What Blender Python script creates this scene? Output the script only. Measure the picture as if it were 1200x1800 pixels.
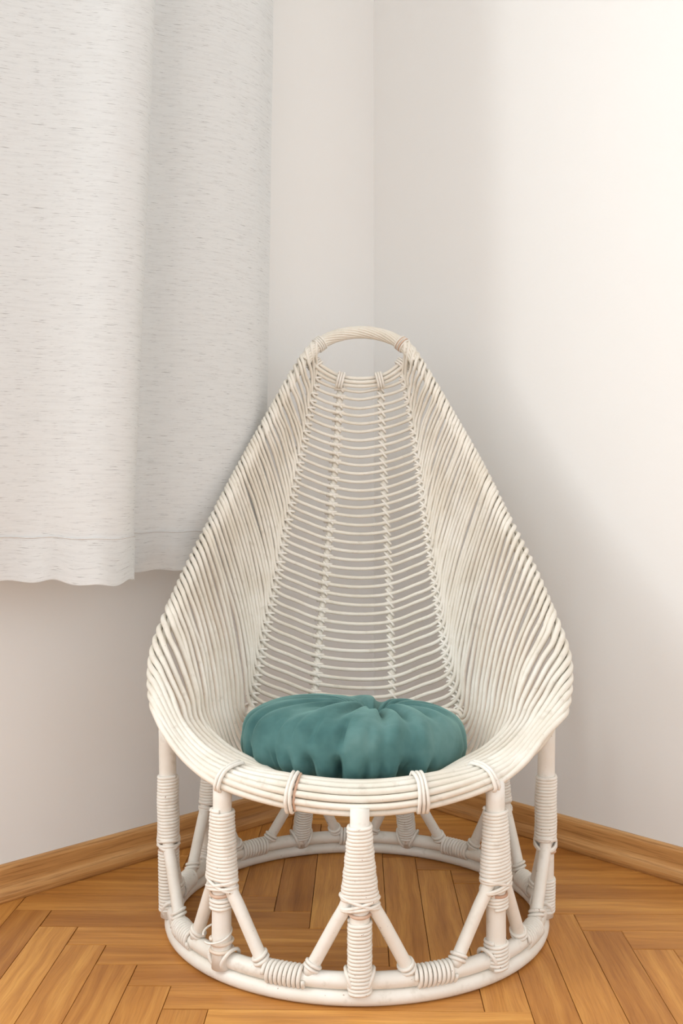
import bpy, math, random
import numpy as np
from mathutils import Vector

random.seed(7); np.random.seed(7)
for o in list(bpy.data.objects): bpy.data.objects.remove(o)
scene = bpy.context.scene
COL = scene.collection

# ------------------------------------------------------------------ camera
F_PX, HORIZON, EYE = 1711.0, 873.0, 0.72        # focal length (px of the 1200x1800 frame), horizon row, eye height (m)
cam_d = bpy.data.cameras.new('camera'); cam = bpy.data.objects.new('camera', cam_d); COL.objects.link(cam)
cam.location = (0, 0, EYE); cam.rotation_euler = (math.pi/2, 0, 0)
cam_d.sensor_fit = 'VERTICAL'; cam_d.sensor_height = 36; cam_d.sensor_width = 24
cam_d.lens = F_PX/1800*36; cam_d.shift_y = -(900-HORIZON)/1800
cam_d.clip_start = 0.02
scene.camera = cam

# ------------------------------------------------------------------ room frame: corner, wall directions
CORNER = np.array([0.080, 2.404])
DL = np.array([-math.cos(math.radians(44)), -math.sin(math.radians(44))])     # along the left wall, away from the corner
DR = np.array([math.cos(math.radians(46)), -math.sin(math.radians(46))])      # along the right wall
def room(t, s, z=0.0):
    p = CORNER + DL*t + DR*s
    return np.array([p[0], p[1], z])

# ------------------------------------------------------------------ light
world = bpy.data.worlds.new('world'); scene.world = world; world.use_nodes = True
bg = world.node_tree.nodes['Background']
bg.inputs[0].default_value = (0.955, 0.99, 1.02, 1); bg.inputs[1].default_value = 1.53

WIN_T0, WIN_T1, WIN_Z0, WIN_Z1 = 1.70, 2.95, 0.80, 2.25
ld = bpy.data.lights.new('window_left_offscreen', 'AREA'); ld.shape = 'RECTANGLE'
ld.size = WIN_T1-WIN_T0-0.04; ld.size_y = WIN_Z1-WIN_Z0-0.04; ld.energy = 62; ld.color = (0.93, 0.985, 1.0)
lo = bpy.data.objects.new('window_left_offscreen', ld); COL.objects.link(lo)
lo.location = room((WIN_T0+WIN_T1)/2, -0.088, (WIN_Z0+WIN_Z1)/2)      # in the glazing plane of window_1, deep in the reveal
zax = -Vector((DR[0], DR[1], 0)); yax = Vector((0, 0, 1)); xax = yax.cross(zax)
from mathutils import Matrix
lo.rotation_euler = Matrix((xax, yax, zax)).transposed().to_euler()

vs = scene.view_settings
vs.view_transform = 'Standard'; vs.look = 'None'; vs.exposure = 0.0; vs.gamma = 1.0; vs.use_curve_mapping = False

# ------------------------------------------------------------------ helpers
def P(u, v, D):
    "point seen at pixel (u, v) at depth D in front of the camera"
    return np.array([(u-600)/F_PX*D, D, EYE-(v-HORIZON)/F_PX*D])

def link(name, me, mat=None, parent=None):
    o = bpy.data.objects.new(name, me); COL.objects.link(o)
    if mat is not None and not me.materials: me.materials.append(mat)
    if parent is not None: o.parent = parent
    return o

def mesh_of(name, verts, faces, smooth=True):
    me = bpy.data.meshes.new(name)
    me.from_pydata([tuple(map(float, v)) for v in verts], [], [tuple(map(int, f)) for f in faces])
    me.update()
    if smooth: me.polygons.foreach_set('use_smooth', [True]*len(me.polygons))
    return me

def catmull(pts, n, closed=False):
    "centripetal Catmull-Rom through pts, resampled to n points evenly by length"
    p = np.array(pts, float)
    if closed: p = np.vstack([p[-1], p, p[0], p[1]])
    else: p = np.vstack([2*p[0]-p[1], p, 2*p[-1]-p[-2]])
    out = []
    for i in range(1, len(p)-2):
        p0, p1, p2, p3 = p[i-1:i+3]
        t0 = 0; t1 = t0+max(np.linalg.norm(p1-p0), 1e-6)**.5; t2 = t1+max(np.linalg.norm(p2-p1), 1e-6)**.5; t3 = t2+max(np.linalg.norm(p3-p2), 1e-6)**.5
        for t in np.linspace(t1, t2, 14, endpoint=False):
            a1 = (t1-t)/(t1-t0)*p0+(t-t0)/(t1-t0)*p1; a2 = (t2-t)/(t2-t1)*p1+(t-t1)/(t2-t1)*p2; a3 = (t3-t)/(t3-t2)*p2+(t-t2)/(t3-t2)*p3
            b1 = (t2-t)/(t2-t0)*a1+(t-t0)/(t2-t0)*a2; b2 = (t3-t)/(t3-t1)*a2+(t-t1)/(t3-t1)*a3
            out.append((t2-t)/(t2-t1)*b1+(t-t1)/(t2-t1)*b2)
    out.append(p[-2])
    return resample(np.array(out), n)

def resample(q, n):
    L = np.concatenate([[0], np.cumsum(np.linalg.norm(np.diff(q, axis=0), axis=1))])
    s = np.linspace(0, L[-1], n)
    return np.stack([np.interp(s, L, q[:, k]) for k in range(q.shape[1])], 1)

def tube_data(pts, rad, sides=8, closed=False, off=0):
    p = np.array(pts, float); n = len(p)
    rad = np.full(n, rad) if np.isscalar(rad) else np.array(rad, float)
    if closed: T = np.roll(p, -1, 0)-np.roll(p, 1, 0)
    else:
        T = np.empty_like(p); T[1:-1] = p[2:]-p[:-2]; T[0] = p[1]-p[0]; T[-1] = p[-1]-p[-2]
    T /= np.maximum(np.linalg.norm(T, axis=1, keepdims=True), 1e-9)
    up = np.array([0, 0, 1.0]) if abs(T[0][2]) < .9 else np.array([1.0, 0, 0])
    N = np.cross(T[0], up); N /= np.linalg.norm(N)
    verts = []; faces = []
    a = np.linspace(0, 2*math.pi, sides, endpoint=False)
    for i in range(n):
        N = N-T[i]*np.dot(N, T[i]); N /= np.linalg.norm(N); B = np.cross(T[i], N)
        verts += list(p[i]+rad[i]*(np.cos(a)[:, None]*N+np.sin(a)[:, None]*B))
    m = n if closed else n-1
    for i in range(m):
        j = (i+1) % n
        for k in range(sides):
            l = (k+1) % sides
            faces.append((off+i*sides+k, off+i*sides+l, off+j*sides+l, off+j*sides+k))
    if not closed:
        faces.append(tuple(off+k for k in range(sides))[::-1]); faces.append(tuple(off+(n-1)*sides+k for k in range(sides)))
    return verts, faces

class MB:
    "collects tubes of ONE part"
    def __init__(s): s.v = []; s.f = []
    def tube(s, pts, rad, sides=8, closed=False):
        v, f = tube_data(pts, rad, sides, closed, len(s.v)); s.v += v; s.f += f
    def build(s, name, mat, parent=None, base=None):
        v = np.array(s.v)
        if base is not None: v = v-base
        return link(name, mesh_of(name, v, s.f), mat, parent)

def tag(o, label=None, cat=None, kind=None, group=None):
    if label: o['label'] = label
    if cat: o['category'] = cat
    if kind: o['kind'] = kind
    if group: o['group'] = group
    return o

# ------------------------------------------------------------------ materials
def new_mat(name):
    m = bpy.data.materials.new(name); m.use_nodes = True
    nt = m.node_tree; b = nt.nodes['Principled BSDF']
    return m, nt, b
def N(nt, t, **kw):
    n = nt.nodes.new(t)
    for k, v in kw.items(): setattr(n, k, v)
    return n
def ramp(nt, stops, fac=None):
    r = N(nt, 'ShaderNodeValToRGB'); e = r.color_ramp.elements
    while len(e) < len(stops): e.new(.5)
    for i, (p, c) in enumerate(stops): e[i].position = p; e[i].color = (*c, 1)
    if fac is not None: nt.links.new(fac, r.inputs[0])
    return r
def noise(nt, vec, scale, detail=3, rough=.5, scl=None):
    n = N(nt, 'ShaderNodeTexNoise'); n.inputs['Scale'].default_value = scale; n.inputs['Detail'].default_value = detail; n.inputs['Roughness'].default_value = rough
    if scl is not None:
        mp = N(nt, 'ShaderNodeMapping'); mp.inputs['Scale'].default_value = scl; nt.links.new(vec, mp.inputs[0]); vec = mp.outputs[0]
    nt.links.new(vec, n.inputs[0]); return n.outputs[0]
def mix(nt, fac, a, b, mode='MIX'):
    m = N(nt, 'ShaderNodeMix', data_type='RGBA', blend_type=mode)
    for s, v in ((m.inputs[0], fac), (m.inputs[6], a), (m.inputs[7], b)):
        if isinstance(v, (int, float)): s.default_value = v
        elif isinstance(v, tuple): s.default_value = (*v, 1)
        else: nt.links.new(v, s)
    return m.outputs[2]
def bump(nt, b, h, strength, dist):
    bn = N(nt, 'ShaderNodeBump'); bn.inputs['Strength'].default_value = strength; bn.inputs['Distance'].default_value = dist
    nt.links.new(h, bn.inputs['Height']); nt.links.new(bn.outputs[0], b.inputs['Normal'])

def mat_wall(name, col):
    m, nt, b = new_mat(name); tc = N(nt, 'ShaderNodeTexCoord').outputs['Object']
    n1 = noise(nt, tc, 3, 4); c = mix(nt, n1, tuple(x*.985 for x in col), col)
    nt.links.new(c, b.inputs['Base Color']); b.inputs['Roughness'].default_value = .85
    bump(nt, b, noise(nt, tc, 90, 4, .6), .10, .002); return m
M_wall_r = mat_wall('matt white wall paint', (.84, .835, .815))
M_wall_l = M_wall_r

def mat_plank():
    m, nt, b = new_mat('oiled oak parquet')
    tc = N(nt, 'ShaderNodeTexCoord').outputs['Object']; oi = N(nt, 'ShaderNodeObjectInfo')
    add = N(nt, 'ShaderNodeVectorMath', operation='MULTIPLY_ADD')
    cmb = N(nt, 'ShaderNodeCombineXYZ'); nt.links.new(oi.outputs['Random'], cmb.inputs[0]); nt.links.new(oi.outputs['Random'], cmb.inputs[1]); nt.links.new(oi.outputs['Random'], cmb.inputs[2])
    nt.links.new(cmb.outputs[0], add.inputs[0]); add.inputs[1].default_value = (37, 53, 71); nt.links.new(tc, add.inputs[2])
    v = add.outputs[0]
    warp = noise(nt, v, 1, 2, .5, (5, 14, 1))
    wv = N(nt, 'ShaderNodeVectorMath', operation='MULTIPLY_ADD'); nt.links.new(warp, wv.inputs[0]); wv.inputs[1].default_value = (0, .022, 0); nt.links.new(v, wv.inputs[2])
    broad = noise(nt, wv.outputs[0], 1, 3, .55, (3.5, 60, 1))
    fine = noise(nt, wv.outputs[0], 1, 4, .65, (16, 420, 1))
    c1 = ramp(nt, [(.25, (.45, .182, .040)), (.50, (.58, .255, .058)), (.78, (.74, .370, .095))], broad).outputs[0]
    f1 = ramp(nt, [(.30, (.74, .66, .58)), (.55, (1, 1, 1))], fine).outputs[0]
    c = mix(nt, .75, c1, f1, 'MULTIPLY')
    tone = ramp(nt, [(0, (.77, .71, .67)), (.35, (.92, .90, .88)), (.7, (1.0, 1.0, 1.0)), (1, (1.15, 1.22, 1.25))], oi.outputs['Random']).outputs[0]
    c = mix(nt, 1.0, c, tone, 'MULTIPLY')
    nt.links.new(c, b.inputs['Base Color']); b.inputs['Roughness'].default_value = .38
    b.inputs['Specular IOR Level'].default_value = .35
    bump(nt, b, fine, .12, .0006); return m
M_plank = mat_plank()

def mat_oak_trim():
    m, nt, b = new_mat('oak skirting')
    uv = N(nt, 'ShaderNodeTexCoord').outputs['Object']
    broad = noise(nt, uv, 1, 3, .55, (3, 40, 40)); fine = noise(nt, uv, 1, 4, .6, (9, 260, 260))
    c1 = ramp(nt, [(.3, (.46, .22, .068)), (.5, (.60, .31, .105)), (.75, (.72, .41, .165))], broad).outputs[0]
    f1 = ramp(nt, [(.34, (.60, .52, .46)), (.52, (1, 1, 1))], fine).outputs[0]
    nt.links.new(mix(nt, .8, c1, f1, 'MULTIPLY'), b.inputs['Base Color']); b.inputs['Roughness'].default_value = .42
    bump(nt, b, fine, .15, .0005); return m
M_trim = mat_oak_trim()

def mat_rattan(name, c0, c1, wear, rough=.5, wearcol=(.30, .16, .10)):
    m, nt, b = new_mat(name)
    tc = N(nt, 'ShaderNodeTexCoord').outputs['Object']
    n1 = noise(nt, tc, 14, 4, .6); n2 = noise(nt, tc, 160, 3, .6); n3 = noise(nt, tc, 45, 3, .6)
    c = mix(nt, ramp(nt, [(.35, (0, 0, 0)), (.65, (1, 1, 1))], n1).outputs[0], c0, c1)
    g = mix(nt, ramp(nt, [(.60, (0, 0, 0)), (.74, (1, 1, 1))], n3).outputs[0], c, tuple(x*.90 for x in c0))
    w = ramp(nt, [(wear, (0, 0, 0)), (wear+.03, (1, 1, 1))], n2).outputs[0]
    nt.links.new(mix(nt, w, g, wearcol), b.inputs['Base Color'])
    b.inputs['Roughness'].default_value = rough; b.inputs['Specular IOR Level'].default_value = .4
    bump(nt, b, n2, .12, .0006); return m
M_cane = mat_rattan('cream painted cane', (.74, .685, .585), (.83, .79, .71), .74)
M_pole = mat_rattan('white painted rattan pole', (.80, .755, .67), (.86, .83, .77), .72, .42)
M_wrap = mat_rattan('white painted binding cane', (.79, .74, .66), (.85, .815, .75), .70)
M_raw = mat_rattan('bare reddish binding cane', (.55, .33, .22), (.70, .52, .40), .70)
M_raw2 = mat_rattan('half painted pinkish cane', (.74, .58, .46), (.82, .73, .62), .72)

def mat_velvet():
    m, nt, b = new_mat('green velvet')
    tc = N(nt, 'ShaderNodeTexCoord').outputs['Object']
    n1 = noise(nt, tc, 9, 4, .6); n2 = noise(nt, tc, 900, 2)
    c = ramp(nt, [(.28, (.034, .098, .097)), (.5, (.078, .178, .172)), (.74, (.150, .275, .262))], n1).outputs[0]
    nt.links.new(c, b.inputs['Base Color']); b.inputs['Roughness'].default_value = .75
    b.inputs['Specular IOR Level'].default_value = .15
    b.inputs['Sheen Weight'].default_value = .40; b.inputs['Sheen Roughness'].default_value = .38; b.inputs['Sheen Tint'].default_value = (.45, .80, .74, 1)
    bump(nt, b, n2, .12, .0005); return m
M_velvet = mat_velvet()

def mat_curtain():
    m, nt, b = new_mat('slub weave curtain cloth')
    uv = N(nt, 'ShaderNodeTexCoord').outputs['UV']
    a = noise(nt, uv, 1, 3, .65, (34, 620, 1)); d = noise(nt, uv, 1, 2, .5, (16, 210, 1)); e = noise(nt, uv, 1, 2, .5, (120, 1300, 1))
    thick = ramp(nt, [(.59, (0, 0, 0)), (.73, (1, 1, 1))], a).outputs[0]
    soft = ramp(nt, [(.46, (0, 0, 0)), (.72, (1, 1, 1))], d).outputs[0]
    c = mix(nt, soft, (.875, .89, .885), (.775, .785, .78))
    c = mix(nt, e, c, (.785, .795, .79))
    c = mix(nt, thick, c, (.38, .375, .37))
    nt.links.new(c, b.inputs['Base Color']); b.inputs['Roughness'].default_value = .9; b.inputs['Specular IOR Level'].default_value = .1
    tr = N(nt, 'ShaderNodeBsdfTranslucent'); nt.links.new(c, tr.inputs[0])
    ms = N(nt, 'ShaderNodeMixShader'); ms.inputs[0].default_value = .30
    nt.links.new(b.outputs[0], ms.inputs[1]); nt.links.new(tr.outputs[0], ms.inputs[2])
    nt.links.new(ms.outputs[0], nt.nodes['Material Output'].inputs[0])
    bump(nt, b, a, .15, .0006); return m
M_curtain = mat_curtain()

def mat_plain(name, col, rough=.5, metal=0):
    m, nt, b = new_mat(name); tc = N(nt, 'ShaderNodeTexCoord').outputs['Object']
    nt.links.new(mix(nt, noise(nt, tc, 20, 3), tuple(x*.94 for x in col), col), b.inputs['Base Color'])
    b.inputs['Roughness'].default_value = rough; b.inputs['Metallic'].default_value = metal; return m
M_frame = mat_plain('white window lacquer', (.82, .82, .80), .4)
M_sub = mat_plain('dark joint', (.05, .028, .015), .9)
M_stitch = mat_plain('grey stitching thread', (.66, .64, .62), .9)
M_metal = mat_plain('brushed rod metal', (.55, .54, .52), .35, 1)
def mat_glass():
    m, nt, b = new_mat('window glass')
    t = N(nt, 'ShaderNodeBsdfTransparent'); g = N(nt, 'ShaderNodeBsdfGlossy'); g.inputs['Roughness'].default_value = .02
    fr = N(nt, 'ShaderNodeFresnel'); fr.inputs[0].default_value = 1.45
    ms = N(nt, 'ShaderNodeMixShader'); nt.links.new(fr.outputs[0], ms.inputs[0]); nt.links.new(t.outputs[0], ms.inputs[1]); nt.links.new(g.outputs[0], ms.inputs[2])
    nt.links.new(ms.outputs[0], nt.nodes['Material Output'].inputs[0]); return m
M_glass = mat_glass()

# ------------------------------------------------------------------ walls
def room_box(v, f, t0, t1, s0, s1, z0, z1):
    i = len(v)
    for z in (z0, z1):
        for t, s in ((t0, s0), (t1, s0), (t1, s1), (t0, s1)): v.append(room(t, s, z))
    for q in ((0, 1, 2, 3), (7, 6, 5, 4), (0, 4, 5, 1), (1, 5, 6, 2), (2, 6, 7, 3), (3, 7, 4, 0)): f.append(tuple(i+k for k in q))
def boxes(name, bl, mat, parent=None):
    v, f = [], []
    for b in bl: room_box(v, f, *b)
    me = mesh_of(name, v, f, False)
    import bmesh
    bm = bmesh.new(); bm.from_mesh(me); bmesh.ops.recalc_face_normals(bm, faces=bm.faces); bm.to_mesh(me); bm.free()
    return link(name, me, mat, parent)
RL, HT, TH = 3.4, 2.60, 0.20
tag(boxes('wall_left', [(-TH, WIN_T0, -TH, 0, 0, HT), (WIN_T1, RL, -TH, 0, 0, HT), (WIN_T0, WIN_T1, -TH, 0, 0, WIN_Z0), (WIN_T0, WIN_T1, -TH, 0, WIN_Z1, HT)], M_wall_l),
    'warm white plastered wall behind the curtain', 'wall', 'structure')
tag(boxes('wall_right', [(-TH, 0, 0, RL, 0, HT)], M_wall_r), 'white plastered wall on which the chair casts its shadow', 'wall', 'structure')

tag(boxes('ceiling', [(-TH, RL, -TH, RL, HT, HT+.12)], M_wall_r), 'plain white ceiling', 'ceiling', 'structure')

# window in the left wall, beyond the curtain
fw = .06; tm = (WIN_T0+WIN_T1)/2
win = tag(boxes('window_1', [(WIN_T0, WIN_T0+fw, -.15, -.09, WIN_Z0, WIN_Z1), (WIN_T1-fw, WIN_T1, -.15, -.09, WIN_Z0, WIN_Z1),
    (WIN_T0+fw, WIN_T1-fw, -.15, -.09, WIN_Z0, WIN_Z0+fw), (WIN_T0+fw, WIN_T1-fw, -.15, -.09, WIN_Z1-fw, WIN_Z1), (tm-.03, tm+.03, -.145, -.095, WIN_Z0+fw, WIN_Z1-fw)], M_frame),
    'white framed window beside the curtain', 'window', 'structure')
boxes('window_sill', [(WIN_T0-.04, WIN_T1+.04, -.09, .03, WIN_Z0-.03, WIN_Z0)], M_frame, win)
for a, b_ in ((WIN_T0+fw, tm-.03), (tm+.03, WIN_T1-fw)):
    boxes('pane', [(a, b_, -.123, -.119, WIN_Z0+fw, WIN_Z1-fw)], M_glass, win)

# ------------------------------------------------------------------ floor: herringbone planks
W = 0.0898*EYE; NL = 7; YAW = -0.01795
O = np.array([-0.7434*EYE, 2.3432*EYE])
ca, sa = math.cos(YAW), math.sin(YAW)
def lat(i, j):
    x, y = O[0]+i*W, O[1]+j*W
    return np.array([ca*x-sa*y, sa*x+ca*y])
def clip(poly, n, d):
    out = []
    for i in range(len(poly)):
        a, b = poly[i], poly[(i+1) % len(poly)]
        fa, fb = n@a-d, n@b-d
        if fa >= 0: out.append(a)
        if fa*fb < 0: out.append(a+(b-a)*fa/(fa-fb))
    return out
fl_v, fl_f = [], []
room_box(fl_v, fl_f, -TH, RL, -TH, RL, -.06, -.012)
import bmesh
me = mesh_of('floor', fl_v, fl_f, False)
bm = bmesh.new(); bm.from_mesh(me); bmesh.ops.recalc_face_normals(bm, faces=bm.faces); bm.to_mesh(me); bm.free()
floor = tag(link('floor', me, M_sub), 'oak herringbone parquet floor', 'floor', 'structure')
g = .00035*1.4; planks = []
for j in range(-6, 7):
    for k in range(-60, 61):
        bx, by = k+NL*j, -k+NL*j
        for kind in (0, 1):
            x0, x1, y0, y1 = (bx-1, bx, by-NL, by) if kind == 0 else (bx, bx+NL, by-1, by)
            gg = g/W
            c = [lat(x0+gg, y0+gg), lat(x1-gg, y0+gg), lat(x1-gg, y1-gg), lat(x0+gg, y1-gg)]
            poly = [p for p in c]
            for n_, d_ in ((DL, DL@CORNER-.002+0.0), (DR, DR@CORNER-.002), (-DL, -(DL@CORNER)-RL+.01), (-DR, -(DR@CORNER)-RL+.01)):
                poly = clip(poly, n_, d_)
                if len(poly) < 3: break
            if len(poly) < 3: continue
            area = abs(sum(poly[i][0]*poly[(i+1) % len(poly)][1]-poly[(i+1) % len(poly)][0]*poly[i][1] for i in range(len(poly))))/2
            if area < 2e-4: continue
            cen = (lat(x0, y0)+lat(x1, y1))/2
            planks.append((np.linalg.norm(cen-np.array([0.03, 1.75])), kind, cen, poly))
planks.sort(key=lambda a: a[0])
def plank_mesh(vv, ff, poly, cen, ang, h):
    co, si = math.cos(-ang), math.sin(-ang); n = len(poly); i0 = len(vv); be = .0009
    m_ = sum(poly)/n
    for p, z in [(p, -.014) for p in poly]+[(p, h-be) for p in poly]+[(p+(m_-p)/max(np.linalg.norm(m_-p), 1e-6)*be*1.3, h) for p in poly]:
        d = p-cen; vv.append((co*d[0]-si*d[1], si*d[0]+co*d[1], z))
    for r in (0, 1):
        for i in range(n): j = (i+1) % n; ff.append((i0+r*n+i, i0+r*n+j, i0+(r+1)*n+j, i0+(r+1)*n+i))
    ff.append(tuple(i0+2*n+i for i in range(n)))
rest_v, rest_f = [], []
for idx, (dist, kind, cen, poly) in enumerate(planks):
    ang = YAW+(math.pi/2 if kind == 0 else 0)
    h = random.uniform(-.0003, .0002)
    if idx < 290:
        vv, ff = [], []; plank_mesh(vv, ff, poly, cen, ang, h)
        o = link('plank', mesh_of('plank', vv, ff, False), M_plank, floor); o.location = (cen[0], cen[1], 0); o.rotation_euler = (0, 0, ang)
    else:
        plank_mesh(rest_v, rest_f, poly, np.zeros(2), 0, h)
if rest_v:
    o = tag(link('far_planks', mesh_of('far_planks', rest_v, rest_f, False), M_plank, floor), kind='stuff')

# ------------------------------------------------------------------ skirting boards (profile swept along each wall, mitred in the corner)
prof = [(0, 0), (.0195, 0), (.021, .003), (.021, .012), (.0185, .019), (.0135, .025), (.0125, .030), (.0120, .056), (.0105, .0605), (.006, .0625), (0, .0625)]
def skirting(name, side, label):
    n = len(prof); vv = []
    for end in (0, 1):
        for (d, z) in prof:
            L = d if end == 0 else RL
            vv.append((L, d, z))
    ff = [(i, (i+1) % n, n+(i+1) % n, n+i) for i in range(n)]+[tuple(range(n))[::-1], tuple(range(n, 2*n))]
    if side == 'r': ff = [f[::-1] for f in ff]
    me = mesh_of(name, vv, ff, False); o = link(name, me, M_trim)
    ax = DL if side == 'l' else DR; nx = DR if side == 'l' else DL
    o.matrix_world = Matrix(((ax[0], nx[0], 0, CORNER[0]), (ax[1], nx[1], 0, CORNER[1]), (0, 0, 1, 0.0003), (0, 0, 0, 1)))
    bm = bmesh.new(); bm.from_mesh(me); bmesh.ops.recalc_face_normals(bm, faces=bm.faces); bm.to_mesh(me); bm.free()
    return tag(o, label, 'baseboard', 'structure')
skirting('baseboard_left', 'l', 'oak skirting board along the curtained wall')
skirting('baseboard_right', 'r', 'oak skirting board along the wall with the chair shadow')

# ------------------------------------------------------------------ curtain
def curtain_curve(fz):
    "plan of the cloth as (t, n) from its right edge, fz = 0 at the hem, 1 at the rod"
    bot = [(.452, .126), (.51, .150), (.60, .150), (.68, .125), (.735, .098), (.775, .105), (.800, .150), (.815, .205), (.845, .232), (.885, .225), (.95, .180), (1.01, .140), (1.06, .115), (1.11, .11), (1.15, .12), (1.19, .125), (1.23, .11), (1.27, .07), (1.29, .012)]
    top = [(.425, .120), (.49, .146), (.58, .150), (.64, .125), (.685, .100), (.72, .105), (.742, .140), (.752, .185), (.780, .210), (.83, .205), (.90, .165), (.97, .125), (1.03, .110), (1.09, .11), (1.14, .12), (1.18, .125), (1.22, .11), (1.26, .07), (1.28, .012)]
    b, t = np.array(bot), np.array(top)
    f = min(1, fz/.6)
    return b*(1-f)+t*f
CZ0, CZ1 = .581, 2.36
def cloth_mesh(name, z0, z1, nz, ns=150, off=0.0, parent=None):
    vv, uvs, ff = [], [], []
    for a in range(nz+1):
        fz0 = a/nz; z = z0+(z1-z0)*fz0; fz = (z-CZ0)/(CZ1-CZ0)
        c = catmull(np.hstack([curtain_curve(fz), np.zeros((19, 1))]), ns)[:, :2]
        T = np.gradient(c, axis=0); T /= np.linalg.norm(T, axis=1, keepdims=True)
        c = c+np.stack([T[:, 1], -T[:, 0]], 1)*off
        L = np.concatenate([[0], np.cumsum(np.linalg.norm(np.diff(c, axis=0), axis=1))])
        for i in range(ns):
            zz = z
            low = max(0, 1-(z-CZ0)/.12)
            w = math.exp(-((c[i][0]-.87)/.07)**2)
            zz -= low*(.010*w+.0025*math.sin(L[i]*90)+.0015*math.sin(L[i]*47+1))
            n_ = c[i][1]+.004*math.sin(L[i]*31+z*4)*(.4+.6*math.sin(z*3.1+1.3))+low*.006*math.sin(L[i]*60+.7)
            vv.append(room(c[i][0], n_, zz)); uvs.append((L[i], z))
    for a in range(nz):
        for i in range(ns-1): ff.append((a*ns+i, a*ns+i+1, (a+1)*ns+i+1, (a+1)*ns+i))
    me = mesh_of(name, vv, ff)
    ul = me.uv_layers.new(name='cloth')
    for lp in me.loops: ul.data[lp.index].uv = uvs[lp.vertex_index]
    o = link(name, me, M_curtain, parent)
    return o
curt = tag(cloth_mesh('curtain', CZ0, CZ1, 90), 'pale grey slub-weave curtain hanging in soft folds beside the chair', 'curtain')
hem = cloth_mesh('hem', CZ0+.001, CZ0+.072, 5, off=-.0022, parent=curt)
sc = catmull(np.hstack([curtain_curve(.041), np.zeros((19, 1))]), 200)
smb = MB(); T_ = np.gradient(sc[:, :2], axis=0); T_ /= np.linalg.norm(T_, axis=1, keepdims=True)
L_ = np.concatenate([[0], np.cumsum(np.linalg.norm(np.diff(sc[:, :2], axis=0), axis=1))])
zs = CZ0+.072
smb.tube([room(sc[i][0]-T_[i][1]*.0026, sc[i][1]+T_[i][0]*.0026+.004*math.sin(L_[i]*31+zs*4)*(.4+.6*math.sin(zs*3.1+1.3))+.4*.006*math.sin(L_[i]*60+.7), zs-.4*(.010*math.exp(-((sc[i][0]-.87)/.07)**2)+.0025*math.sin(L_[i]*90)+.0015*math.sin(L_[i]*47+1))) for i in range(200)], .0009, 5)
smb.build('hem_stitch', M_stitch, curt)
rodmb = MB(); rodmb.tube([room(.36, .135, 2.372), room(3.0, .135, 2.372)], .011, 12)
rod = tag(rodmb.build('curtain_rod', M_metal), 'slim metal curtain rod above the curtain', 'curtain rod')
for t in (.42, 2.9):
    mb = MB(); mb.tube([room(t, -.002, 2.372), room(t, .135, 2.372)], .007, 10); mb.build('bracket', M_metal, rod)

# ------------------------------------------------------------------ rattan chair
BASE = np.array([.0257, 1.674, 0.0]); RX, RY = .314, .297
chair = bpy.data.objects.new('rattan_chair', None); COL.objects.link(chair); chair.location = BASE
tag(chair, 'white painted rattan chair with a tall teardrop back and round base', 'chair')
def part(mb, name, mat, parent=None): return mb.build(name, mat, parent or chair, BASE)
def one(name, pts, rad, mat, sides=10, closed=False, parent=None):
    mb = MB(); mb.tube(pts, rad, sides, closed); return part(mb, name, mat, parent)
def ring_pt(th, z, dr=0.0):
    th = math.radians(th)
    return BASE+np.array([(RX+dr)*math.sin(th), -(RY+dr)*math.cos(th), z])
# base rings
one('floor_ring', [ring_pt(a, .0112) for a in np.linspace(0, 360, 120, endpoint=False)], .0112, M_pole, 12, True)
one('upper_ring', [ring_pt(a, .0335, -.004) for a in np.linspace(0, 360, 120, endpoint=False)], .0120, M_pole, 12, True)

def coil(mb, centre, T, a_fn, b_fn, ux, h0, h1, pitch, sr, phase=0.0, seg=22, flat=1.0):
    "binding strand wound round an oval; centre(h) -> point, a/b half axes along ux and the third axis"
    turns = max(1, round((h1-h0)/pitch)); n = int(turns*seg)+1; pts = []
    for i in range(n):
        q = i/(n-1); h = h0+(h1-h0)*q; an = 2*math.pi*turns*q+phase
        uy = np.cross(T, ux)
        cx, sx = math.cos(an), math.sin(an)
        ex = math.copysign(abs(cx)**.8, cx); ey = math.copysign(abs(sx)**.8, sx)
        pts.append(centre(h)+ux*ex*a_fn(h)+uy*ey*b_fn(h))
    mb.tube(np.array(pts), sr, 6)

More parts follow.
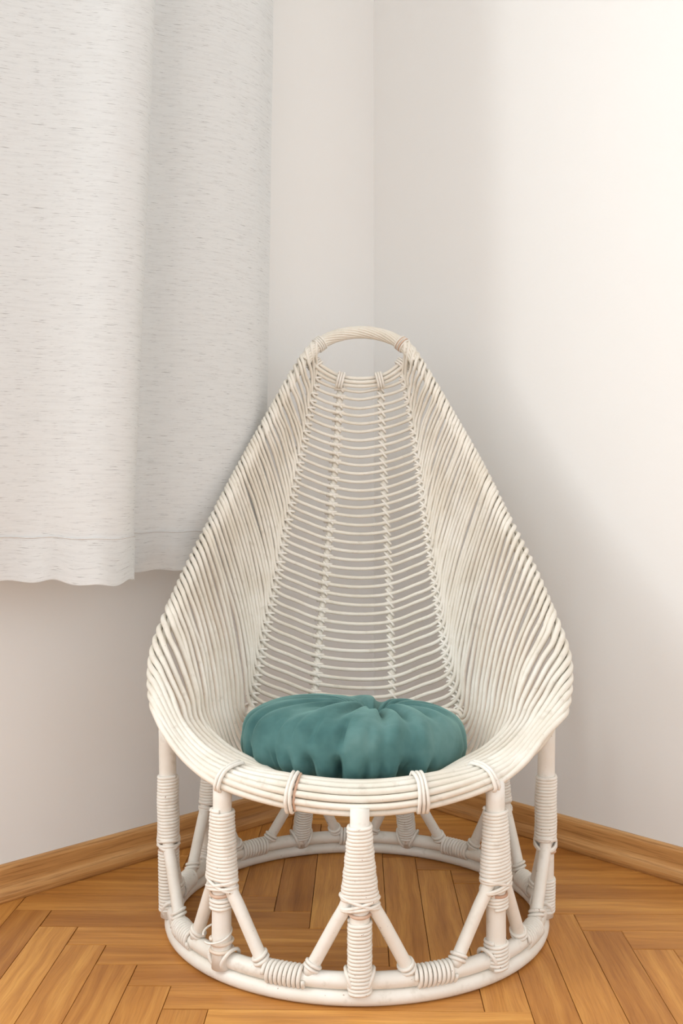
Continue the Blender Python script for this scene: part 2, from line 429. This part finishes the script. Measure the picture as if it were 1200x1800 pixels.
# legs: nine posts, each with two braces
tops = {0: .279, 40: .300, 80: .345, 120: .345, 160: .302}
wraps = {0: [(.022, .122)], -40: [(.048, .052), (.060, .066), (.112, .128)], 40: [(.024, .062), (.112, .132)], 80: [(.030, .085)], -80: [(.034, .135)],
         120: [(.03, .07)], -120: [(.03, .07)], 160: [(.040, .11)], -160: [(.040, .11)]}
rng = random.Random(3)
for th in (0, 40, 80, 120, 160, -160, -120, -80, -40):
    b0 = ring_pt(th, .022, .003); ztop = tops[abs(th)]
    lean = {160: -.095, 120: -.014, 80: .006}.get(abs(th), 0.0)
    t0 = ring_pt(th, ztop, .001+lean)
    ax = (t0-b0)/np.linalg.norm(t0-b0); Lh = np.linalg.norm(t0-b0)
    ux = np.array([math.cos(math.radians(th)), math.sin(math.radians(th)), 0.0]); ux -= ax*np.dot(ux, ax); ux /= np.linalg.norm(ux)
    rp = .0143
    pts = [b0+(t0-b0)*q for q in np.linspace(0, 1, 10)]
    leg = one('leg', pts, [rp*(1.04-.06*q) for q in np.linspace(0, 1, 10)], M_pole, 14)
    zc = .146
    cen = lambda h: b0+(t0-b0)*((h-b0[2])/(t0[2]-b0[2]))
    for sd in (-1, 1):
        foot = ring_pt(th+sd*13.6, .040, -.004); out = (cen(zc)-BASE); out[2] = 0; out /= np.linalg.norm(out)
        A = cen(.225)+ux*sd*.0050; Bm = cen(.190)+ux*sd*.0108; C = cen(zc)+ux*sd*.0180
        mid = C*.5+foot*.5
        pp = catmull([A, Bm, C, C*.75+foot*.25, mid, foot], 26)
        br = one('brace', pp, .0098, M_pole, 12)
        # foot strap round the brace end
        mb = MB(); d = (foot-mid)/np.linalg.norm(foot-mid); s_ = np.cross(d, [0, 0, 1.0]); s_ /= np.linalg.norm(s_); w_ = np.cross(d, s_)
        for q in (.016, .0095):
            mb.tube([foot-d*q+(s_*math.cos(a)+w_*math.sin(a))*.0108+d*.003*math.cos(a) for a in np.linspace(0, 2*math.pi, 18, endpoint=False)], .0028, 6, True)
        part(mb, 'foot_strap', M_wrap, br)
    mb = MB()
    wa = lambda h: np.interp(h, [.14, .152, .20, .235, .262], [.0262, .0252, .0198, .0162, .0152])+.0005*math.sin(h*900)
    wb = lambda h: np.interp(h, [.15, .20, .25], [.0158, .0156, .0150])+.0004*math.sin(h*1300+th)
    coil(mb, cen, ax, wa, wb, ux, .152, .256, .0051, .0031, rng.random()*6)
    # slanting strands that lock the wrap where the braces fork
    for sl, zz in ((.008, .147), (-.009, .149), (.004, .142)):
        mb.tube([cen(zz)+ux*math.cos(a)*.0272+np.cross(ax, ux)*math.sin(a)*.0172+ax*sl*math.cos(a) for a in np.linspace(0, 2*math.pi, 28, endpoint=False)], .0028, 6, True)
    part(mb, 'binding', M_wrap, leg)
    for (h0, h1) in wraps[th]:
        mb = MB(); coil(mb, cen, ax, lambda h: .0152+.0003*math.sin(h*800), lambda h: .0152, ux, h0, h1, .0052, .0028, rng.random()*6)
        part(mb, 'lower_binding', M_raw2 if (h1-h0) < .008 else M_wrap, leg)
    mb = MB()        # bare brown turn under the fork and saddle tie on the ring
    mb.tube([cen(.134)+(ux*math.cos(a)+np.cross(ax, ux)*math.sin(a))*.0156+ax*.003*math.sin(a) for a in np.linspace(0, 2*math.pi, 24, endpoint=False)], .0026, 6, True)
    part(mb, 'bare_turn', M_raw, leg)
    mb = MB(); rt = np.array([math.cos(math.radians(th)), math.sin(math.radians(th)), 0])
    for sd in (-1, 1):
        c0 = ring_pt(th+sd*2.4, .036, -.002); nn = ring_pt(th, 0, 1)-ring_pt(th, 0, 0)
        mb.tube([c0+nn*math.cos(a)*.0165+np.array([0, 0, 1.0])*math.sin(a)*.0160+rt*sd*.007*math.sin(a) for a in np.linspace(0, 2*math.pi, 22, endpoint=False)], .0030, 6, True)
    part(mb, 'ring_tie', M_wrap, leg)
# a strand that has come loose round one leg
b0 = ring_pt(-40, 0, .003)
one('loose_strand', [b0+np.array([-.006+.021*math.cos(a), .020*math.sin(a), .073+.006*math.sin(a+.6)+.0010*a]) for a in np.linspace(-2.6, 3.4, 40)], .0016, M_wrap, 6)
# wound sections of the upper ring between neighbouring brace feet
for th in range(20, 360, 40):
    mb = MB(); n = 9*20; pts = []
    for i in range(n+1):
        q = i/n; a = th-5.6+11.2*q; an = 2*math.pi*9*q
        nn = ring_pt(a, 0, 1)-ring_pt(a, 0, 0)
        pts.append(ring_pt(a, .0345, -.004)+nn*math.cos(an)*.0142+np.array([0, 0, 1.0])*math.sin(an)*.0142)
    mb.tube(np.array(pts), .0031, 6)
    part(mb, 'ring_binding', M_wrap)

# ---- frame hoop: handle, both edges of the back, under the front rim (one closed bent pole)
coreL = [(600, 588, 2.036), (571, 599, 2.032), (550, 615, 2.022), (530, 643, 2.003), (508, 680, 1.98), (482, 727, 1.955), (452, 781, 1.92), (412, 855, 1.87), (372, 934, 1.815),
         (337, 1005, 1.755), (303, 1083, 1.69), (282, 1142, 1.64), (277, 1185, 1.605), (281, 1232, 1.56), (299, 1284, 1.515), (335, 1328, 1.482), (392, 1366, 1.448), (450, 1390, 1.425), (515, 1404, 1.412)]
coreR = [(668, 588, 2.036), (697, 599, 2.032), (716, 614, 2.022), (735, 642, 2.003), (759, 682, 1.98), (787, 731, 1.95), (837, 820, 1.895), (886, 919, 1.825), (926, 999, 1.755),
         (961, 1083, 1.69), (984, 1148, 1.64), (988, 1190, 1.60), (979, 1248, 1.545), (958, 1294, 1.51), (922, 1330, 1.48), (858, 1367, 1.448), (800, 1391, 1.425), (740, 1405, 1.412)]
top_c = (634, 584, 2.038); front_c = (632, 1412, 1.405)
hoop = [P(*top_c)]+[P(*q) for q in coreL]+[P(*front_c)]+[P(*q) for q in coreR[::-1]]
one('frame_hoop', catmull(hoop, 260, True), .0080, M_cane, 10, True)

class Edge:
    def __init__(s, pts, side):
        s.side = side
        s.q = catmull([P(*p) for p in pts], 400)
        d = np.linalg.norm(np.diff(s.q, axis=0), axis=1); s.L = np.concatenate([[0], np.cumsum(d)])     # 0 at the handle top, grows downwards
        s.v = HORIZON-(s.q[:, 2]-EYE)/s.q[:, 1]*F_PX
        i0 = int(np.argmin(s.v)); s.vm = np.maximum.accumulate(s.v)
    def at(s, l):
        l = min(max(l, 0), s.L[-1])
        p = np.array([np.interp(l, s.L, s.q[:, k]) for k in range(3)])
        a = np.array([np.interp(max(l-.004, 0), s.L, s.q[:, k]) for k in range(3)]); b = np.array([np.interp(min(l+.004, s.L[-1]), s.L, s.q[:, k]) for k in range(3)])
        T = a-b; T /= np.linalg.norm(T)                                  # upwards
        F = np.array([0, 0, EYE])-p; F -= T*np.dot(F, T); F /= np.linalg.norm(F)   # room side of the shell, facing the sitter
        Nn = np.cross(T, F)*s.side; Nn /= np.linalg.norm(Nn)
        return p, T, F, Nn
    def l_of_v(s, v): return float(np.interp(v, s.vm, s.L))
    def wrap(s, v, R, Lw=None, ph0=-35, ph1=185, n=9):
        "points of a cane rolling over the edge, from the inner side up and round to the outside"
        l90 = s.l_of_v(v); out = []
        Lw = Lw or float(np.interp(v, [600, 900, 1000, 1080, 1180, 1250], [.046, .050, .056, .070, .105, .115]))
        for ph in np.linspace(ph0, ph1, n):
            l = l90-(ph-90)/220*Lw
            p, T, F, Nn = s.at(l); a = math.radians(ph)
            out.append(p+R*(math.cos(a)*F+math.sin(a)*Nn))
        return out
EL = Edge([top_c]+coreL[:17], 1.0); ER = Edge([top_c]+coreR[:16], -1.0)
pL = EL.at(.5); 
if pL[3][0] > 0: EL.side *= -1
if ER.at(.5)[3][0] < 0: ER.side *= -1

# ---- stakes (pixel traces with depth) and rungs
def lin(x, xs, ys): return float(np.interp(x, xs, ys))
oL_v = [645, 664, 690, 740, 790, 840, 890, 945, 1000, 1060, 1120, 1180, 1235, 1260]; oL_u = [557, 555, 549, 539, 529, 519, 509, 498, 488, 476, 463, 451, 442, 438]
iL_v = [670, 684, 740, 800, 850, 920, 980, 1040, 1100, 1160, 1220, 1290]; iL_u = [598, 598, 594, 590, 586, 580, 574, 569, 563, 558, 553, 548]
iR_v = [670, 684, 740, 800, 850, 920, 980, 1040, 1100, 1160, 1225, 1290]; iR_u = [668, 669, 671, 673, 675, 679, 682, 684, 686, 688, 690, 693]
oR_v = [640, 664, 690, 740, 800, 860, 910, 970, 1030, 1090, 1150, 1200, 1245, 1265]; oR_u = [708, 709, 716, 725, 734, 742, 748, 757, 766, 775, 784, 794, 806, 811]
Do = ([640, 740, 840, 945, 1060, 1150, 1235, 1265], [2.036, 2.012, 1.978, 1.942, 1.902, 1.868, 1.830, 1.815])
Di = ([670, 800, 920, 1040, 1160, 1225, 1290], [2.046, 2.022, 1.992, 1.957, 1.914, 1.885, 1.855])
NR, NS, NF = 40, 12, 10
def stepped(a, b, k, n):
    q = k/(n-1); return a+(b-a)*(q*.90+q*q*.10)
cross = {n: [] for n in ('oL', 'iL', 'iR', 'oR')}
canes = []
jit = random.Random(11)
for k in range(NR):
    q = k/(NR-1)
    vo = stepped(665, 1238, k, NR)+jit.uniform(-1, 1); dr = 18+26*min(1, q*1.15); vr = stepped(666, 1246, k, NR)+jit.uniform(-1, 1)
    vi = vo+dr+jit.uniform(-.6, .6); vir = vr+dr-2+jit.uniform(-.6, .6); vc = (vi+vir)/2+6
    c_oL = P(lin(vo, oL_v, oL_u), vo, lin(vo, *Do)); c_iL = P(lin(vi, iL_v, iL_u), vi, lin(vi, *Di))
    c_iR = P(lin(vir, iR_v, iR_u), vir, lin(vir, *Di)); c_oR = P(lin(vr, oR_v, oR_u), vr, lin(vr, *Do))
    for n_, c_ in (('oL', c_oL), ('iL', c_iL), ('iR', c_iR), ('oR', c_oR)): cross[n_].append(c_)
    ve = lin(vo, [665, 680, 740, 823, 945, 1060, 1180, 1238], [603, 611, 655, 705, 771, 831, 890, 928])+jit.uniform(-1.5, 1.5)
    ver = lin(vr, [665, 680, 740, 823, 945, 1060, 1180, 1246], [602, 610, 652, 697, 757, 813, 870, 908])+jit.uniform(-1.5, 1.5)
    R = .0118+.0015*q
    wl = EL.wrap(ve, R); wr = ER.wrap(ver, R)
    def wing(a, w, sgn, amp=1.0):
        out = []
        for f_ in (.22, .5, .78):
            m = a*(1-f_)+w*f_; m = m+np.array([-sgn*.004*math.sin(math.pi*f_)*(.5+q), (.006+.020*q)*math.sin(math.pi*f_), 0])*amp
            m = m+np.array([jit.uniform(-.0018, .0018), jit.uniform(-.002, .002), 0]); out.append(m)
        return out
    mL = P(lin((vo*.42+vi*.58), [vo, vi], [lin(vo, oL_v, oL_u), lin(vi, iL_v, iL_u)])-6, vo*.42+vi*.58+1, (lin(vo, *Do)+lin(vi, *Di))/2+.003)
    mR = P(lin((vr*.42+vir*.58), [vr, vir], [lin(vr, oR_v, oR_u), lin(vir, iR_v, iR_u)])+6, vr*.42+vir*.58+1, (lin(vr, *Do)+lin(vir, *Di))/2+.003)
    cc = P(632-4*q, vc, lin(vc, *Di)+.006)
    path = wl[::-1]+wing(c_oL, wl[0], -1)[::-1]+[c_oL, mL, c_iL, cc, c_iR, mR, c_oR]+wing(c_oR, wr[0], 1)+wr
    canes.append((path, .0034+.0006*q, 110))
def mir(u): return 632+(632-u)*.955
seat_cross = {n: [] for n in cross}
for j in range(NS):
    f_ = j/(NS-1)
    ve = 936+126*f_; R = .0135
    wl = EL.wrap(ve, R); wr = ER.wrap(917+152*f_, R)
    ML = P(430-78*f_, 1258, 1.80-.20*f_); MR = P(815+84*f_, 1262, 1.80-.20*f_)
    dip = 4*f_*(1-f_); Dq = 1.822-.30*f_; Dq2 = 1.862-.415*f_
    oL = np.array([-.168, Dq, .320+(.303-.320)*f_-.050*dip]); oR = np.array([.216, Dq, .318+(.303-.318)*f_-.050*dip])
    iL = np.array([-.053-.016*f_, Dq2, .312+(.290-.312)*f_-.074*dip]); iR = np.array([.100+.013*f_, Dq2, .310+(.290-.310)*f_-.074*dip])
    cc = np.array([.022, Dq2+.004, .308+(.288-.308)*f_-.078*dip])
    for n_, c_ in (('oL', oL), ('iL', iL), ('iR', iR), ('oR', oR)): seat_cross[n_].append(c_)
    q = 1.0-.6*f_
    path = wl[::-1]+wing(ML, wl[0], -1)[::-1]+[ML, oL, iL, cc, iR, oR, MR]+wing(MR, wr[0], 1)+wr
    canes.append((path, .0043, 110))
rimC = [(1.388, .2685), (1.3835, .2785), (1.385, .289), (1.3915, .2975), (1.4015, .3025), (1.412, .304), (1.423, .302), (1.434, .298), (1.445, .293), (1.456, .287)][::-1]
rimO = [(386, 1380, 1.435), (390, 1370, 1.436), (396, 1362, 1.439), (403, 1356, 1.446), (410, 1351, 1.456), (417, 1347, 1.467), (424, 1344, 1.48), (431, 1342, 1.495), (438, 1340, 1.51), (445, 1338, 1.525)][::-1]
for i in range(NF):
    f_ = i/(NF-1)
    ve = 1072+(1238-1072)*f_; R = .0135
    p0 = lin(i, [0, 3, 9], [-35, -25, 75]); wl = EL.wrap(ve, R, None, p0); wr = ER.wrap(ve+8, R, None, p0)
    Mi = (lin(i, [0, 4, 9], [352, 320, 291]), lin(i, [0, 4, 9], [1262, 1270, 1291]), lin(i, [0, 4, 9], [1.60, 1.535, 1.500]))
    Ni = (lin(i, [0, 4, 9], [396, 364, 331]), lin(i, [0, 4, 9], [1310, 1318, 1341]), lin(i, [0, 4, 9], [1.558, 1.486, 1.466]))
    Dc, zc = rimC[i]
    inL = P(515, 0, Dc+.010); inL[2] = zc+.006; inR = P(740, 0, Dc+.010); inR[2] = zc+.005
    c0 = P(632, 0, Dc); c0[2] = zc
    u_, v_, d_ = rimO[i]
    q = .4; am = max(0, 1-i/5)
    mi_l, mi_r = P(*Mi), P(mir(Mi[0]), Mi[1]+2, Mi[2])
    wgl = wing(mi_l, wl[0], -1, am)[::-1] if am > 0 else []; wgr = wing(mi_r, wr[0], 1, am) if am > 0 else []
    path = wl[::-1]+wgl+[P(*Mi), P(*Ni), P(u_, v_, d_), inL, c0, inR, P(mir(u_), v_, d_), P(mir(Ni[0]), Ni[1]+1, Ni[2]), mi_r]+wgr+wr
    canes.append((path, .0050, 120))
for path, rad, n in canes:
    c = catmull(path, n)
    one('cane', c, rad, M_cane, 8)

# ---- stakes with a knot at every crossing
knot = MB()
knot.tube([np.array([.0096*math.cos(a), .0090*math.sin(a), .0058*math.cos(a)]) for a in np.linspace(0, 2*math.pi, 14, endpoint=False)], .0024, 6, True)
knot.tube([np.array([.0086*math.cos(a), .0085*math.sin(a), -.0036*math.cos(a)]) for a in np.linspace(0, 2*math.pi, 14, endpoint=False)], .0020, 6, True)
knot_me = mesh_of('knot', knot.v, knot.f); knot_me.materials.append(M_wrap)
stakes_front = {}
starts = {'oL': (554, 648, 2.040), 'iL': (598, 668, 2.050), 'iR': (668, 668, 2.050), 'oR': (708, 646, 2.040)}
fronts = {'oL': (403, 1362, 1.452), 'iL': (515, 1404, 1.405), 'iR': (740, 1404, 1.405), 'oR': (851, 1362, 1.452)}
for n_ in ('oL', 'iL', 'iR', 'oR'):
    pts = [P(*starts[n_])]+[c+np.array([0, .0096, 0]) for c in cross[n_][::3]]+[c+np.array([0, .004, -.0085]) for c in seat_cross[n_][2::2]]
    c = catmull(pts, 120)
    st = one('stake', c, .0070, M_cane, 10)
    for k, cp in enumerate(cross[n_]):
        j = int(np.argmin(np.linalg.norm(c-cp, axis=1))); j = min(max(j, 1), len(c)-2)
        T = c[j+1]-c[j-1]; T /= np.linalg.norm(T)
        if T[2] < 0: T = -T
        X = np.array([1.0, 0, 0]); X -= T*X[0]; X /= np.linalg.norm(X); Y = np.cross(T, X)
        sg = -1 if n_ in ('oR', 'iR') else 1
        M = Matrix(((X[0]*sg, Y[0], T[0], cp[0]-BASE[0]), (X[1]*sg, Y[1], T[1], cp[1]+.0040-BASE[1]), (X[2]*sg, Y[2], T[2], cp[2]-BASE[2]), (0, 0, 0, 1)))
        o = link('knot', knot_me, None, st); o.matrix_local = M
# ---- three canes that close the lower side of the hand hole
for q, (dv, dd) in enumerate(((-6.5, .002), (0, -.003), (6.8, .000))):
    pts = [P(546-.5*dv, 618+dv*.5, 2.020+dd), P(550-.6*dv, 638+dv*.8, 2.028+dd), P(572-.4*dv, 656+dv, 2.034+dd), P(600, 668+dv, 2.038+dd), P(633, 672+dv, 2.040+dd),
           P(667, 668+dv, 2.038+dd), P(692+.4*dv, 656+dv, 2.034+dd), P(713+.6*dv, 637+dv*.8, 2.028+dd), P(720+.5*dv, 616+dv*.5, 2.020+dd)]
    one('hole_cane', catmull(pts, 60), .0039, M_cane, 8)
def loop_around(mb, c, T, a, b, rad, ux, n=3, gap=.0052, sides=6):
    T = T/np.linalg.norm(T); ux = ux-T*np.dot(ux, T); ux /= np.linalg.norm(ux); uy = np.cross(T, ux)
    for i in range(n):
        cc = c+T*gap*(i-(n-1)/2)
        mb.tube([cc+ux*a*math.cos(t)+uy*b*math.sin(t) for t in np.linspace(0, 2*math.pi, 22, endpoint=False)], rad, sides, True)
for (u, v, du, dv) in ((553, 641, 8, 10), (598, 668, 12, 3), (667, 668, 12, -3), (708, 641, 8, -10)):
    mb = MB(); c = P(u, v, 2.036); T = P(u+du, v+dv, 2.036)-c
    loop_around(mb, c, T, .0155, .0095, .0026, np.array([0, 0, 1.0]), 3)
    part(mb, 'hole_binding', M_wrap)
# ---- twisted strands of the handle
hc = catmull([P(*q) for q in (coreL[:5][::-1]+[top_c]+coreR[:5])], 120)
lens = np.concatenate([[0], np.cumsum(np.linalg.norm(np.diff(hc, axis=0), axis=1))]); mid = lens[-1]/2
sel = [i for i in range(120) if abs(lens[i]-mid) < .150]
for st in range(14):
    pts = []
    for i in sel:
        T = hc[min(i+1, 119)]-hc[max(i-1, 0)]; T /= np.linalg.norm(T)
        F = np.array([0, -1.0, 0.0]); F -= T*np.dot(F, T); F /= np.linalg.norm(F); U = np.cross(F, T)
        a = 2*math.pi*st/14-(lens[i]-mid)/.256*math.radians(300)
        pts.append(hc[i]+(F*math.cos(a)+U*math.sin(a))*.0104)
    one('handle_strand', np.array(pts), .0028, M_cane, 8)
for (l_, mat) in ((mid-.092, M_wrap), (mid+.092, M_raw)):
    i = int(np.argmin(abs(lens-l_))); T = hc[i+1]-hc[i-1]
    mb = MB(); loop_around(mb, hc[i], T, .0142, .0142, .0021, np.array([0, -1.0, 0]), 4, .0046)
    hb = part(mb, 'handle_binding', M_wrap)
    if mat is M_raw:
        mb = MB(); loop_around(mb, hc[i], T, .0148, .0148, .0017, np.array([0, -1.0, 0]), 2, .0060); part(mb, 'bare_turn', M_raw, hb)
# ---- bindings round the front rim
def rim_binding(idx_pts, T, n, mat=M_wrap, sr=.0030, ho=.0078):
    pts = np.array(idx_pts); T = T/np.linalg.norm(T)
    c = pts.mean(0); A = pts[-1]-pts[0]
    e1 = A-T*np.dot(A, T); e1 /= np.linalg.norm(e1); e2 = np.cross(T, e1)
    q = np.stack([(pts-c)@e1, (pts-c)@e2], 1)
    # convex hull of circles round every cane
    cl = []
    for p in q:
        for a in np.linspace(0, 2*math.pi, 16, endpoint=False): cl.append((p[0]+ho*math.cos(a), p[1]+ho*math.sin(a)))
    cl = sorted(set(cl)); hull = []
    for seq in (cl, cl[::-1]):
        h = []
        for p in seq:
            while len(h) >= 2 and (h[-1][0]-h[-2][0])*(p[1]-h[-2][1])-(h[-1][1]-h[-2][1])*(p[0]-h[-2][0]) <= 0: h.pop()
            h.append(p)
        hull += h[:-1]
    hull = resample(np.array(hull+[hull[0]]), 41)[:-1]
    mb = MB()
    for i in range(n):
        off = T*.0058*(i-(n-1)/2)
        mb.tube([c+off+e1*p[0]+e2*p[1]+T*.0008*math.sin(.31*k+i) for k, p in enumerate(hull)], sr, 6, True)
    part(mb, 'rim_binding', mat)
rl = [P(*q) for q in rimO]; rr = [P(mir(q[0]), q[1], q[2]) for q in rimO]
rim_binding([rl[i] for i in (9, 8, 7, 6, 5, 4)], P(440, 1378, 1.42)-P(380, 1350, 1.455), 2)
rim_binding([rr[i] for i in (9, 8, 7, 6, 5, 4)], P(mir(440), 1378, 1.42)-P(mir(380), 1350, 1.455), 2)
def at_in(u):
    out = []
    for i in (9, 8, 7, 6, 5, 4):
        p = P(u, 0, rimC[i][0]+.010); p[2] = rimC[i][1]+.006; out.append(p)
    return out
rim_binding(at_in(512), P(540, 1404, 1.40)-P(490, 1399, 1.41), 2)
rim_binding(at_in(522), P(540, 1404, 1.40)-P(490, 1399, 1.41), 1, M_raw, .0021, .0055)
rim_binding(at_in(739), P(765, 1404, 1.41)-P(715, 1408, 1.40), 3)

# ------------------------------------------------------------------ round velvet cushion
def cushion():
    nt, nr = 220, 46; R, H = .188, .073
    rg = random.Random(5)
    pl = [(rg.uniform(0, 2*math.pi), rg.uniform(.05, .10), rg.uniform(.5, 1.0), rg.uniform(.25, .6)) for _ in range(24)]
    pl += [(math.radians(a), w, m, l) for a, w, m, l in ((-78, .05, 1.5, .95), (-62, .045, 1.6, .85), (-104, .06, 1.0, 1.0), (-128, .07, .9, .9), (-40, .06, 1.2, .8), (-20, .05, 1.0, .75), (-150, .06, .8, .8))]
    wr = [(rg.uniform(0, 2*math.pi), rg.uniform(.018, .045), rg.uniform(.4, 1.3)) for _ in range(46)]
    wr += [(math.radians(a), .022, 1.2) for a in (-131, -122, -112, -97, -84, -66, -58)]
    vv, ff = [], []
    def prof_pt(q, th, top):
        # q: 0 centre -> 1 equator
        a = q*math.pi/2
        rho = math.sin(a)**.86; zz = math.cos(a)**.62
        d = math.exp(-(rho/.16)**2)*.62+math.exp(-(rho/.42)**2)*.16
        z = H*zz*(1-d)
        pleat = 0
        for (t0, wd, am, ln) in pl:
            dt = (th-t0+math.pi) % (2*math.pi)-math.pi
            pleat -= am*math.exp(-(dt/(wd*(.8+.9*rho)))**2)*math.exp(-((rho-.12)/ln)**2)
        crease = 0
        for (t0, wd, am) in wr:
            dt = (th-t0+math.pi) % (2*math.pi)-math.pi
            xq = 1-q; crease -= am*math.exp(-(dt/(wd*(1+1.5*xq)))**2)*(xq/.15)*math.exp(1-xq/.15)*(.40 if top else 1)
        fade = min(1, rho/.10)
        z += (.0150*pleat*fade*(1 if top else .6))*(1-rho**5)
        wob = 1+.018*math.sin(3*th+.6)+.012*math.sin(5*th+2.1)
        rr = R*rho*wob+.0105*crease+.0045*pleat*fade
        return rr, z
    for top in (True, False):
        for i in range(nr+1):
            q = i/nr
            if not top: q = 1-q
            if not top and i == 0: continue
            for k in range(nt):
                th = 2*math.pi*k/nt; rr, z = prof_pt(q, th, top)
                sh = max(0, 1-(rr/R)**2) if top else 0
                vv.append((rr*math.cos(th)+.032*sh, rr*math.sin(th)+.022*sh, z if top else -z*.92))
    rows = 2*nr+1
    for i in range(rows-1):
        for k in range(nt):
            l = (k+1) % nt; ff.append((i*nt+k, (i+1)*nt+k, (i+1)*nt+l, i*nt+l))
    return mesh_of('round_cushion', vv, ff)
cu = tag(link('round_cushion', cushion(), M_velvet), 'round teal green velvet cushion with gathered centre lying on the rattan chair seat', 'cushion')
cu.location = (.017, 1.622, .316); cu.rotation_euler = (math.radians(-7), math.radians(3.5), 0)
bt = MB()
bm = bmesh.new(); bmesh.ops.create_uvsphere(bm, u_segments=20, v_segments=10, radius=.013)
for v in bm.verts: v.co.z *= .45
me = bpy.data.meshes.new('button'); bm.to_mesh(me); bm.free(); me.polygons.foreach_set('use_smooth', [True]*len(me.polygons))
b_ = link('button', me, M_velvet, cu); b_.location = (.032, .022, .019)
